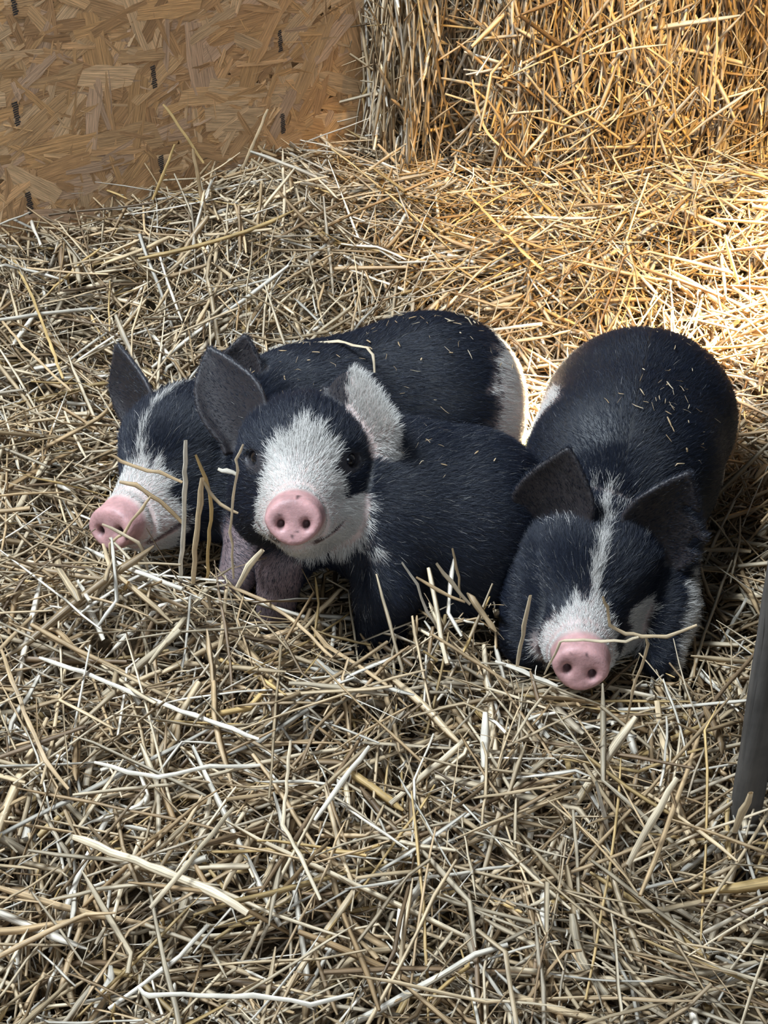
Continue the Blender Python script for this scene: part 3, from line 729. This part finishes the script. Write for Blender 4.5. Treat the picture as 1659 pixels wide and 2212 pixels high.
# ------------------------------------------------------------------ single stalks one can pick out, and chaff on the pigs' backs
STALKS = [
    ('upright pale stalk standing before the cheek of the white-rumped piglet', 4, 4.6, [(-0.187, -0.195, 0.225), (-0.193, -0.195, 0.164), (-0.200, -0.195, 0.106), (-0.206, -0.195, 0.055)]),
    ('kinked golden stalk rising beside the upright pale stalk near the white-rumped piglet', 5, 3.4, [(-0.178, -0.200, 0.212), (-0.170, -0.200, 0.184), (-0.167, -0.200, 0.149), (-0.173, -0.200, 0.110), (-0.179, -0.200, 0.059)]),
    ('thick flattened tan stalk standing between two thinner stalks beside the white-rumped piglet', 0, 5.6, [(-0.173, -0.205, 0.189), (-0.178, -0.205, 0.158), (-0.185, -0.205, 0.116), (-0.192, -0.205, 0.060)]),
    ('brownish stalk lying slantwise across the forehead of the white-rumped piglet', 2, 3.2, [(-0.262, -0.185, 0.202), (-0.253, -0.185, 0.194), (-0.229, -0.185, 0.185), (-0.217, -0.185, 0.182), (-0.196, -0.185, 0.170)]),
    ('grey tan stalk lying across the white muzzle of the white-rumped piglet', 2, 4.0, [(-0.256, -0.190, 0.174), (-0.241, -0.190, 0.170), (-0.227, -0.190, 0.159), (-0.212, -0.190, 0.143), (-0.198, -0.190, 0.123)]),
    ('bent thin stalk hanging over the snout of the white-rumped piglet down to the bedding', 0, 2.8, [(-0.225, -0.200, 0.164), (-0.236, -0.200, 0.149), (-0.256, -0.200, 0.120), (-0.271, -0.200, 0.106), (-0.273, -0.200, 0.083)]),
    ('pale stalk end poking across the snout tip of the white-rumped piglet', 1, 3.0, [(-0.275, -0.205, 0.134), (-0.258, -0.205, 0.123), (-0.242, -0.205, 0.112), (-0.239, -0.205, 0.101), (-0.236, -0.205, 0.075)]),
    ('thin curved stalk reaching from the golden stalk towards the cheek of the white-faced piglet', 0, 3.0, [(-0.171, -0.210, 0.188), (-0.166, -0.210, 0.175), (-0.157, -0.210, 0.162), (-0.141, -0.210, 0.151)]),
    ('short flat whitish stalk piece beside the cheek of the white-faced piglet', 4, 4.0, [(-0.156, -0.215, 0.206), (-0.148, -0.215, 0.203), (-0.138, -0.215, 0.199)]),
    ('thin twisted stalk at the ear base of the white-faced piglet', 1, 2.4, [(-0.130, -0.220, 0.237), (-0.138, -0.220, 0.220), (-0.137, -0.220, 0.208), (-0.143, -0.220, 0.177), (-0.148, -0.220, 0.135), (-0.149, -0.220, 0.078)]),
    ('crooked stalk lying across the cheek of the sleeping piglet above its snout', 0, 3.0, [(0.192, -0.352, 0.164), (0.197, -0.352, 0.152), (0.201, -0.352, 0.131), (0.216, -0.352, 0.122), (0.231, -0.352, 0.118), (0.253, -0.352, 0.118), (0.279, -0.352, 0.131)]),
    ('thin stalk resting on top of the pink snout of the sleeping piglet', 1, 2.4, [(0.146, -0.358, 0.077), (0.158, -0.358, 0.116), (0.162, -0.358, 0.118), (0.195, -0.358, 0.117), (0.216, -0.358, 0.117), (0.227, -0.358, 0.122)]),
    ('bent stalk trailing from the cheek of the sleeping piglet down onto the straw', 0, 3.0, [(0.232, -0.365, 0.127), (0.235, -0.365, 0.120), (0.231, -0.365, 0.093), (0.227, -0.365, 0.065), (0.225, -0.365, 0.024)]),
    ('straight pale stalk leaning on the shoulder of the sleeping piglet', 1, 4.2, [(0.132, -0.325, 0.143), (0.129, -0.325, 0.108), (0.125, -0.325, 0.057)]),
    ('long pale stalk lying beside the chin of the sleeping piglet', 4, 4.0, [(0.108, -0.288, 0.030), (0.134, -0.302, 0.030), (0.166, -0.318, 0.025)]),
    ('thin white stalk leaning against the chest of the white-faced piglet', 4, 2.8, [(0.017, -0.255, 0.126), (0.032, -0.255, 0.099), (0.041, -0.255, 0.066), (0.056, -0.255, 0.035)]),
    ('thin upright stalk before the belly of the white-faced piglet', 0, 2.6, [(0.065, -0.245, 0.135), (0.070, -0.245, 0.112), (0.075, -0.245, 0.074)]),
    ('pale straw stalk with a cut end slanting before the belly of the white-faced piglet', 1, 3.8, [(0.050, -0.250, 0.121), (0.065, -0.250, 0.098), (0.084, -0.250, 0.070)]),
    ('tan stalk lying low before the belly of the white-faced piglet', 2, 3.2, [(0.031, -0.250, 0.104), (0.052, -0.250, 0.088), (0.079, -0.250, 0.073)]),
    ('broad cut stalk jutting up beside the grey foreleg of the white-faced piglet', 1, 5.5, [(-0.111, -0.285, 0.164), (-0.124, -0.285, 0.146), (-0.137, -0.285, 0.120)]),
    ('long stalk running across the bedding before the forelegs of the white-faced piglet', 2, 3.8, [(-0.160, -0.194, 0.050), (-0.120, -0.222, 0.050), (-0.087, -0.242, 0.040), (-0.049, -0.294, 0.040)]),
    ('golden brown stalk leaning up against the wooden board', 5, 4.2, [(-0.307, 0.600, 0.264), (-0.296, 0.600, 0.248), (-0.279, 0.600, 0.218), (-0.257, 0.600, 0.179)]),
    ('long tan stalk leaning against the dim end of the wooden board', 0, 4.6, [(-0.170, 0.700, 0.221), (-0.196, 0.700, 0.163), (-0.216, 0.700, 0.124), (-0.225, 0.700, 0.095)]),
    ('short golden stalk standing upright at the foot of the wooden board', 5, 4.0, [(-0.291, 0.570, 0.218), (-0.312, 0.570, 0.172), (-0.330, 0.570, 0.136)]),
    ('thick kinked brown stalk standing at the foot of the wooden board', 2, 5.4, [(-0.265, 0.560, 0.216), (-0.261, 0.560, 0.176), (-0.259, 0.560, 0.148), (-0.254, 0.560, 0.124)]),
    ('long bent stalk lying over the back of the white-rumped piglet', 1, 3.0, [(-0.115, 0.091, 0.165), (-0.093, 0.081, 0.175), (-0.051, 0.059, 0.190), (-0.017, 0.017, 0.205), (-0.012, 0.004, 0.205), (-0.010, -0.009, 0.190)]),
    ('thick bundle-like pale stalk lying in the foreground straw', 1, 6.8, [(-0.261, -0.512, 0.035), (-0.182, -0.547, 0.035), (-0.140, -0.568, 0.035), (-0.109, -0.586, 0.030)]),
    ('long white wavy stalk lying nearest the bottom edge of the straw', 4, 3.6, [(-0.186, -0.654, 0.030), (-0.178, -0.661, 0.030), (-0.098, -0.665, 0.035), (-0.055, -0.668, 0.030), (-0.023, -0.660, 0.030)]),
    ('thin sharply bent stalk crossing the middle of the foreground straw', 1, 3.4, [(-0.084, -0.405, 0.040), (-0.085, -0.503, 0.040), (-0.068, -0.537, 0.040), (-0.051, -0.573, 0.030)]),
    ('short bright white stalk slanting over the middle of the foreground straw', 4, 4.4, [(-0.013, -0.422, 0.050), (-0.037, -0.461, 0.045), (-0.059, -0.494, 0.035)]),
    ('pale stalk slanting down to the thick pale stalk in the foreground', 1, 4.2, [(-0.128, -0.484, 0.040), (-0.160, -0.555, 0.050), (-0.186, -0.585, 0.035)]),
    ('long pale stalk lying diagonally over the straw below the white-rumped piglet', 4, 4.0, [(-0.325, -0.316, 0.060), (-0.280, -0.336, 0.060), (-0.231, -0.359, 0.055), (-0.172, -0.383, 0.050), (-0.112, -0.408, 0.045)]),
    ('long gently bowed whitish stalk in the straw of the lower part', 4, 3.6, [(-0.253, -0.441, 0.050), (-0.222, -0.452, 0.050), (-0.194, -0.459, 0.050), (-0.151, -0.446, 0.050), (-0.109, -0.435, 0.040)]),
    ('dark tan stalk curving down the outer edge of the foreground straw', 2, 3.8, [(-0.359, -0.316, 0.070), (-0.340, -0.358, 0.070), (-0.316, -0.402, 0.060), (-0.295, -0.443, 0.055), (-0.273, -0.463, 0.040)]),
    ('stout straight stalk slanting in the straw before the wooden post', 1, 6.2, [(0.246, -0.483, 0.075), (0.224, -0.507, 0.050), (0.204, -0.529, 0.020)]),
    ('broad stalk stub leaning on the foot of the wooden post', 0, 7.5, [(0.298, -0.515, 0.092), (0.295, -0.515, 0.070), (0.292, -0.515, 0.045)]),
    ('long golden stalk on the straw bank near the outer end of the wooden board', 5, 3.8, [(-0.501, 0.421, 0.120), (-0.459, 0.339, 0.100), (-0.415, 0.229, 0.085), (-0.394, 0.182, 0.070)]),
    ('straight brown stalk on the straw bank beside the ear of the white-rumped piglet', 2, 3.4, [(-0.494, 0.298, 0.090), (-0.452, 0.236, 0.085), (-0.379, 0.153, 0.070)]),
    ('long slender stalk hanging down from the bale onto the bedding', 2, 3.6, [(0.085, 0.660, 0.214), (0.077, 0.660, 0.156), (0.066, 0.660, 0.106), (0.052, 0.660, 0.037)]),
    ('curved sunlit stalk hanging off the face of the sunlit bale', 1, 4.6, [(0.128, 0.700, 0.265), (0.137, 0.700, 0.222), (0.153, 0.700, 0.185), (0.184, 0.700, 0.151), (0.219, 0.700, 0.130)]),
    ('long sunlit stalk lying on the bedding below the sunlit bale', 5, 4.8, [(0.119, 0.608, 0.130), (0.150, 0.523, 0.130), (0.188, 0.432, 0.120), (0.213, 0.398, 0.110)]),
    ('orange brown stalk standing upright at the foot of the sunlit bale', 5, 3.2, [(0.308, 0.600, 0.158), (0.311, 0.600, 0.117), (0.315, 0.600, 0.074)]),
    ('long vertical stalk hanging down the shaded corner of the sunlit bale', 1, 3.4, [(0.467, 0.700, 0.375), (0.476, 0.700, 0.306), (0.481, 0.700, 0.242)]),
    ('sunlit stalk sticking up at the sunny edge of the bedding', 1, 5.5, [(0.454, 0.420, 0.151), (0.466, 0.420, 0.119), (0.483, 0.420, 0.080)]),
]

def stalk(label, ci, wmm, pts, seed):
    r = np.random.default_rng(seed); P = np.array(pts, float); org = P[-1].copy()
    # a stalk is a hollow stem: straight runs between joints, slightly thicker at each joint
    Q_, jr = [], []
    for k in range(len(P) - 1):
        n = max(2, int(np.linalg.norm(P[k + 1] - P[k]) / 0.012))
        for t in np.linspace(0, 1, n, endpoint=False): Q_.append(P[k] * (1 - t) + P[k + 1] * t); jr.append(1.22 if t == 0 and k > 0 else 1.0)
    Q_.append(P[-1]); jr.append(1.0); Q_ = np.array(Q_); jr = np.array(jr) * (1 + 0.05 * r.normal(size=len(jr)))
    Q_[1:-1] += r.normal(0, 0.0005, (len(Q_) - 2, 3)); taper = np.ones(len(Q_)); taper[-1] = 0.8; taper[0] = 0.7; jr = jr * taper
    D = norm(np.gradient(Q_, axis=0)); up = np.array((0.3, -0.7, 0.6)); S = norm(np.cross(D, up)); U = np.cross(S, D)
    K = 8; a = np.arange(K) / K * 2 * np.pi; flat = r.uniform(0.25, 0.6); T = len(Q_)
    ring = Q_[:, None] + (S[:, None] * np.cos(a)[None, :, None] + U[:, None] * np.sin(a)[None, :, None] * flat) * (wmm * 0.0005 * jr)[:, None, None]
    idx = np.arange((T - 1) * K).reshape(T - 1, K); nx = np.roll(idx, -1, axis=1)
    q = np.stack([idx, nx, nx + K, idx + K], -1).reshape(-1, 4)
    s_len = np.concatenate([[0], np.cumsum(np.linalg.norm(np.diff(Q_, axis=0), axis=1))])
    sv = np.zeros((T, K, 3)); sv[..., 0] = a / (2 * np.pi); sv[..., 1] = s_len[:, None]; sv[..., 2] = r.random()
    col = STRAW_COLS[ci] * r.uniform(0.92, 1.08)
    o = straw_object('straw_stalk', [(ring.reshape(-1, 3), q, np.tile(col, (T * K, 1)), sv.reshape(-1, 3))], origin=org)
    return tag(o, label, 'straw stalk')
for i, st in enumerate(STALKS): stalk(*st, seed=500 + i)

def chaff(label, pig, regions, seed):
    V, Q, vn, L0 = pig; r = np.random.default_rng(seed); pr = []
    for (cx, cy, cz, sx, sy, n) in regions:
        wgt = np.exp(-((V[:, 0] - cx) / sx) ** 2 - ((V[:, 1] - cy) / sy) ** 2) * (vn[:, 2] > 0.25) * (V[:, 2] > cz)
        ii = r.choice(len(V), n, p=wgt / wgt.sum())
        nn = norm(vn[ii].astype(float)); t = norm(np.cross(nn, r.normal(0, 1, (n, 3)))); d = norm(t + nn * r.normal(0, 0.15, (n, 1)))
        L = r.uniform(0.003, 0.013, n); W = 0.0005 + 0.0018 * r.random(n) ** 2.5
        pr.append(straw_arrays(V[ii] + nn * 0.0040, d, nn, L, W, r, nseg=3, check=False, col=STRAW_COLS[r.choice([0, 2, 1], n)]))
    return tag(straw_object('straw_chaff', pr), label, 'chaff', kind='stuff')
chaff('small bits of straw chaff scattered on the back of the white-rumped piglet', PIGS[1][1], [(0.05, 0.10, 0.12, 0.07, 0.05, 75), (-0.06, 0.04, 0.12, 0.07, 0.05, 40)], 61)
chaff('small bits of straw chaff scattered on the back of the sleeping piglet', PIGS[2][1], [(0.31, 0.02, 0.13, 0.025, 0.10, 26), (0.285, -0.05, 0.12, 0.04, 0.025, 26)], 62)
chaff('few bits of straw chaff on the back of the white-faced piglet', PIGS[0][1], [(0.06, -0.10, 0.12, 0.06, 0.05, 22)], 63)

# ------------------------------------------------------------------ bales
def bale(name, cx, cy, hx, hy, z0, z1, yaw, N, r, label, upright=True, messy=0.25, bulge=0.03, colmul=1.0, recess=0.0):
    R = np.array([[math.cos(yaw), -math.sin(yaw), 0], [math.sin(yaw), math.cos(yaw), 0], [0, 0, 1]])
    org = np.array((cx, cy, z0)); hz = (z1 - z0)
    # core: a lumpy rounded block
    nu = 40; a = np.linspace(0, 2 * np.pi, 4 * nu, endpoint=False)
    def ringpt(a, s=1.0):
        ca, sa = np.cos(a), np.sin(a); p = 0.28
        return np.stack([np.sign(ca) * np.abs(ca) ** p * hx * s, np.sign(sa) * np.abs(sa) ** p * hy * s], -1)
    zz = np.linspace(0, hz, 30)
    K = []
    for z in zz:
        xy = ringpt(a, 0.86); uu = xy[:, 0] / hx; xy[:, 1] += recess * (smooth01(-0.45, -0.66, uu) + smooth01(0.72, 0.88, uu)) * (xy[:, 1] < -0.5 * hy); K.append(np.concatenate([xy, np.full((len(a), 1), z)], 1))
    K = np.stack(K); nz, na = K.shape[:2]
    Vc = K.reshape(-1, 3); Vc = Vc + (noise3(Vc + org, 25, 31)[:, None] - 0.5) * 0.02
    i = (np.arange(nz - 1) * na)[:, None] + np.arange(na)[None]; j = (np.arange(nz - 1) * na)[:, None] + ((np.arange(na) + 1) % na)[None]
    Qc = np.stack([i, j, j + na, i + na], -1).reshape(-1, 4)
    Vc = Vc @ R.T + org
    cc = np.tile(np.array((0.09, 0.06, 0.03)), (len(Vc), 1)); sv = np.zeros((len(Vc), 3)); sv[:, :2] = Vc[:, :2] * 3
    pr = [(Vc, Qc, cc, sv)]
    # stalks over the faces
    aa = r.uniform(0, 2 * np.pi, N)
    # even out over perimeter
    p = r.random(N); per = np.where(p < 0.62, 0, np.where(p < 0.81, 1, 2))   # front, left, right
    u = r.uniform(-1, 1, N)
    x = np.where(per == 0, u * hx, np.where(per == 1, -hx, hx)); y = np.where(per == 0, -hy, u * hy)
    nr = np.stack([np.where(per == 1, -1, np.where(per == 2, 1, 0)), np.where(per == 0, -1, 0), 0 * x], 1).astype(float)
    # round the vertical edges
    z = r.uniform(-0.02, hz, N)
    out = -0.060 * r.random(N) ** 1.1 + 0.012
    mid = np.exp(-((u - 0.05) / 0.5) ** 2) * np.exp(-((z - 0.16) / 0.17) ** 2); out = out + 0.03 * mid * r.random(N)
    bl = bulge * np.cos(u * np.pi / 2) * (0.6 + 0.4 * np.sin(z * 9 + u * 2))
    cr = 0.03 * np.clip(np.abs(u) - 0.8, 0, 1) / 0.2
    step = recess * (smooth01(-0.45, -0.66, u) + smooth01(0.72, 0.88, u)) * (per == 0)
    cen = np.stack([x, y, z], 1) + nr * (out + bl - cr - step)[:, None]
    ver = np.stack([0 * x, 0 * x, 1 + 0 * x], 1); hor = np.cross(nr, ver)
    an = np.where(r.random(N) < messy + 0.5 * mid, r.normal(0, 1.0, N), r.normal(0, 0.20, N))
    dd = ver * np.cos(an)[:, None] + hor * np.sin(an)[:, None] + nr * r.normal(0, 0.14, (N, 1))
    L = 0.05 + 0.20 * r.random(N) ** 1.3; W = 0.0022 + 0.0055 * r.random(N) ** 1.5
    v, q, c, s = straw_arrays(cen, dd, nr, L, W, r, check=False)
    v = v @ R.T + org; pr.append((v, q, c * colmul, s))
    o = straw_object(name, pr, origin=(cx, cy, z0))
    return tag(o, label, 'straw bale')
bale('straw_bale', 0.30, 0.99, 0.29, 0.235, 0.02, 0.62, 0.04, int(10500 * QS + 1500), r, 'upright bale of straw with a golden sunlit front beside the wooden board', messy=0.22, recess=0.09)
bale('straw_bale', 0.92, 1.24, 0.30, 0.22, 0.02, 0.62, -0.10, int(5000 * QS + 1000), r, 'shaded heap-like straw bale in the far corner behind the sunlit bale', messy=0.75)

# ------------------------------------------------------------------ strand board (OSB)
def osb_board():
    yaw = math.radians(90 - 47)          # direction along the board
    ex = np.array((math.cos(yaw), math.sin(yaw), 0)); ez = np.array((0, 0, 1.0)); en = np.array((math.sin(yaw), -math.cos(yaw), 0))
    ez = norm(ez + en * -0.015)
    org = np.array((-0.295, 0.668, 0.0))
    x0, x1, z0, z1, th = -1.0, 0.392, -0.05, 0.80, 0.018
    def W3(u, v, n): return org + np.outer(u, ex) + np.outer(v, ez) + np.outer(n, en)
    Vs, Qs, Cs, Ss = [], [], [], []; o = 0
    # slab
    u = np.array([x0, x1, x1, x0] * 2); v = np.array([z0, z0, z1, z1] * 2); n = np.array([0.0] * 4 + [-th] * 4)
    Vs.append(W3(u, v, n)); Qs.append(np.array([[0, 1, 2, 3], [7, 6, 5, 4], [0, 4, 5, 1], [1, 5, 6, 2], [2, 6, 7, 3], [3, 7, 4, 0]]))
    Cs.append(np.tile((0.36, 0.22, 0.11), (8, 1))); Ss.append(np.stack([u, v, 0 * u], 1)); o = 8
    r = np.random.default_rng(5)
    N = 6500
    pal = np.array([(0.69, 0.40, 0.19), (0.74, 0.45, 0.22), (0.60, 0.34, 0.155), (0.78, 0.51, 0.28), (0.67, 0.385, 0.17), (0.50, 0.28, 0.13), (0.65, 0.42, 0.26)])
    cu = r.uniform(x0 + 0.02, x1 - 0.02, N); cv = r.uniform(z0, z1 - 0.01, N)
    an = np.where(r.random(N) < 0.6, r.normal(0.1, 0.45, N), r.uniform(-1.57, 1.57, N))
    Lh = 0.009 + 0.048 * r.random(N) ** 1.6; Wh = Lh * r.uniform(0.08, 0.42, N)
    big = r.random(N) < 0.10; Lh[big] *= 1.35
    K = 6
    for i in range(N):
        t = np.linspace(-1, 1, K)
        top = Wh[i] * (1 - 0.25 * np.abs(t) ** 3) * (1 + 0.12 * r.normal(size=K)); bot = -Wh[i] * (1 - 0.25 * np.abs(t) ** 3) * (1 + 0.12 * r.normal(size=K))
        sk = r.uniform(-0.5, 0.5)
        uu = np.concatenate([t * Lh[i] + top * sk, t * Lh[i] + bot * sk]); vv = np.concatenate([top, bot])
        uu = uu + r.normal(0, 0.0012, 2 * K)
        ca, sa = math.cos(an[i]), math.sin(an[i])
        U = np.clip(cu[i] + uu * ca - vv * sa, x0, x1); Vv = np.clip(cv[i] + uu * sa + vv * ca, z0, z1)
        h = 0.00015 + 0.0012 * i / N
        tl = r.normal(0, 0.0002) ; hh = h + tl * np.sign(vv)
        Vs.append(W3(U, Vv, hh)); a = np.arange(K - 1)
        Qs.append(np.stack([a + K, a + K + 1, a + 1, a], 1) + o); o += 2 * K
        c = pal[r.integers(len(pal))] * r.uniform(0.8, 1.15)
        Cs.append(np.tile(c, (2 * K, 1))); Ss.append(np.stack([uu, vv, np.full(2 * K, i * 0.37)], 1))
    # black inked tick marks in rows down the board
    for (mu, mv) in MARKS:
        for k in range(11):
            du = r.normal(0, 0.0004); wd = r.uniform(0.0030, 0.0052); hv = 0.0011
            vv0 = mv + (k - 5) * 0.0029
            U = mu + du + np.array([-wd, wd, wd * 0.9, -wd * 0.9]); Vv = vv0 + np.array([-hv, -hv + 0.001, hv + 0.001, hv])
            Vs.append(W3(U, Vv, np.full(4, 0.0016))); Qs.append(np.array([[0, 1, 2, 3]]) + o); o += 4
            Cs.append(np.tile((0.03, 0.03, 0.035), (4, 1))); Ss.append(np.stack([U, Vv, 0 * U], 1))
    Vs, Cs, Ss = map(np.concatenate, (Vs, Cs, Ss)); Qs = np.concatenate(Qs)
    me = mesh_np('wooden_board', Vs - org, Qs, smooth=False)
    attr(me, 'col', 'FLOAT_COLOR', 'POINT', rgba(Cs)); attr(me, 'sv', 'FLOAT_VECTOR', 'POINT', Ss)
    ob = link('wooden_board', me, M_osb); ob.location = org
    return tag(ob, 'brown strand board panel with short black ink marks standing behind the straw', 'board')
# (along, up) board coordinates of the ink marks
MARKS = []
def board_uv(px, py):
    F = 3000.; p = math.radians(36); x = (px - 829.5) / F; y = (1106 - py) / F
    d = np.array([x, math.cos(p) + y * math.sin(p), -math.sin(p) + y * math.cos(p)]); c = np.array([0, -1.294, .94])
    yaw = math.radians(43); ex = np.array((math.cos(yaw), math.sin(yaw), 0)); en = np.array((math.sin(yaw), -math.cos(yaw), 0))
    org = np.array((-0.295, 0.668, 0.0)); t = ((org - c) @ en) / (d @ en); q = c + d * t - org
    return round(float(q @ ex), 4), round(float(q[2]), 4)
for m in ((38, 248), (335, 168), (608, 90), (65, 440), (350, 360), (612, 268), (34, 8)): MARKS.append(board_uv(*m))
osb_board()

# ------------------------------------------------------------------ post and dark pen panel at the right
def boxmesh(name, corners8):
    Qb = np.array([[0, 1, 2, 3], [7, 6, 5, 4], [0, 4, 5, 1], [1, 5, 6, 2], [2, 6, 7, 3], [3, 7, 4, 0]])
    return mesh_np(name, np.array(corners8), Qb, smooth=False)
def prism(name, origin, u, v, w, mat, bev=0.002, parent=None, cuts=14):
    """box spanned by u (width), v (depth), w (height) from origin, edges worn"""
    import bmesh
    u, v, w = map(lambda a: np.array(a, float), (u, v, w))
    me = boxmesh(name, [0 * u, u, u + v, v, w, w + u, w + u + v, w + v][0:4] + [w, w + u, w + u + v, w + v])
    bm = bmesh.new(); bm.from_mesh(me); bmesh.ops.recalc_face_normals(bm, faces=bm.faces)
    bmesh.ops.bevel(bm, geom=bm.edges[:], offset=bev, segments=2, affect='EDGES')
    bmesh.ops.subdivide_edges(bm, edges=[e for e in bm.edges if e.calc_length() > np.linalg.norm(w) * 0.8], cuts=cuts, use_grid_fill=True)
    rr = random.Random(3)
    for vv in bm.verts: vv.co += Vector([rr.uniform(-1, 1) * 0.0005 for _ in range(3)])
    bm.to_mesh(me); bm.free()
    o = link(name, me, mat, parent); o.location = origin; return o
po = prism('wooden_post', (0.3065, -0.480, -0.08), (0.024, 0.0, 0), (0.0, 0.016, 0), (-0.022, 0.0, 0.50), M_post)
tag(po, 'weathered grey wooden post of the pen beside the sleeping piglet', 'post')
pn = prism('pen_panel', (0.3235, -0.462, 0.045), (0.50, 0.0, 0), (0.0, 0.014, 0), (-0.020, 0.0, 0.40), M_panel)
tag(pn, 'dark panel fixed to the weathered post at the pen edge', 'panel')

# ------------------------------------------------------------------ setting
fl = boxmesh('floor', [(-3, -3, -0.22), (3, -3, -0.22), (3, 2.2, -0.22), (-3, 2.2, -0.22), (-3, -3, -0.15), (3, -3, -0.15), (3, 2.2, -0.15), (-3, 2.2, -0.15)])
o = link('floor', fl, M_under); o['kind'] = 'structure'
wb = boxmesh('wall_back', [(-1.6, 1.75, -0.14), (1.9, 1.75, -0.14), (1.9, 1.80, -0.14), (-1.6, 1.80, -0.14), (-1.6, 1.75, 1.6), (1.9, 1.75, 1.6), (1.9, 1.80, 1.6), (-1.6, 1.80, 1.6)])
o = link('wall_back', wb, M_wall); o['kind'] = 'structure'
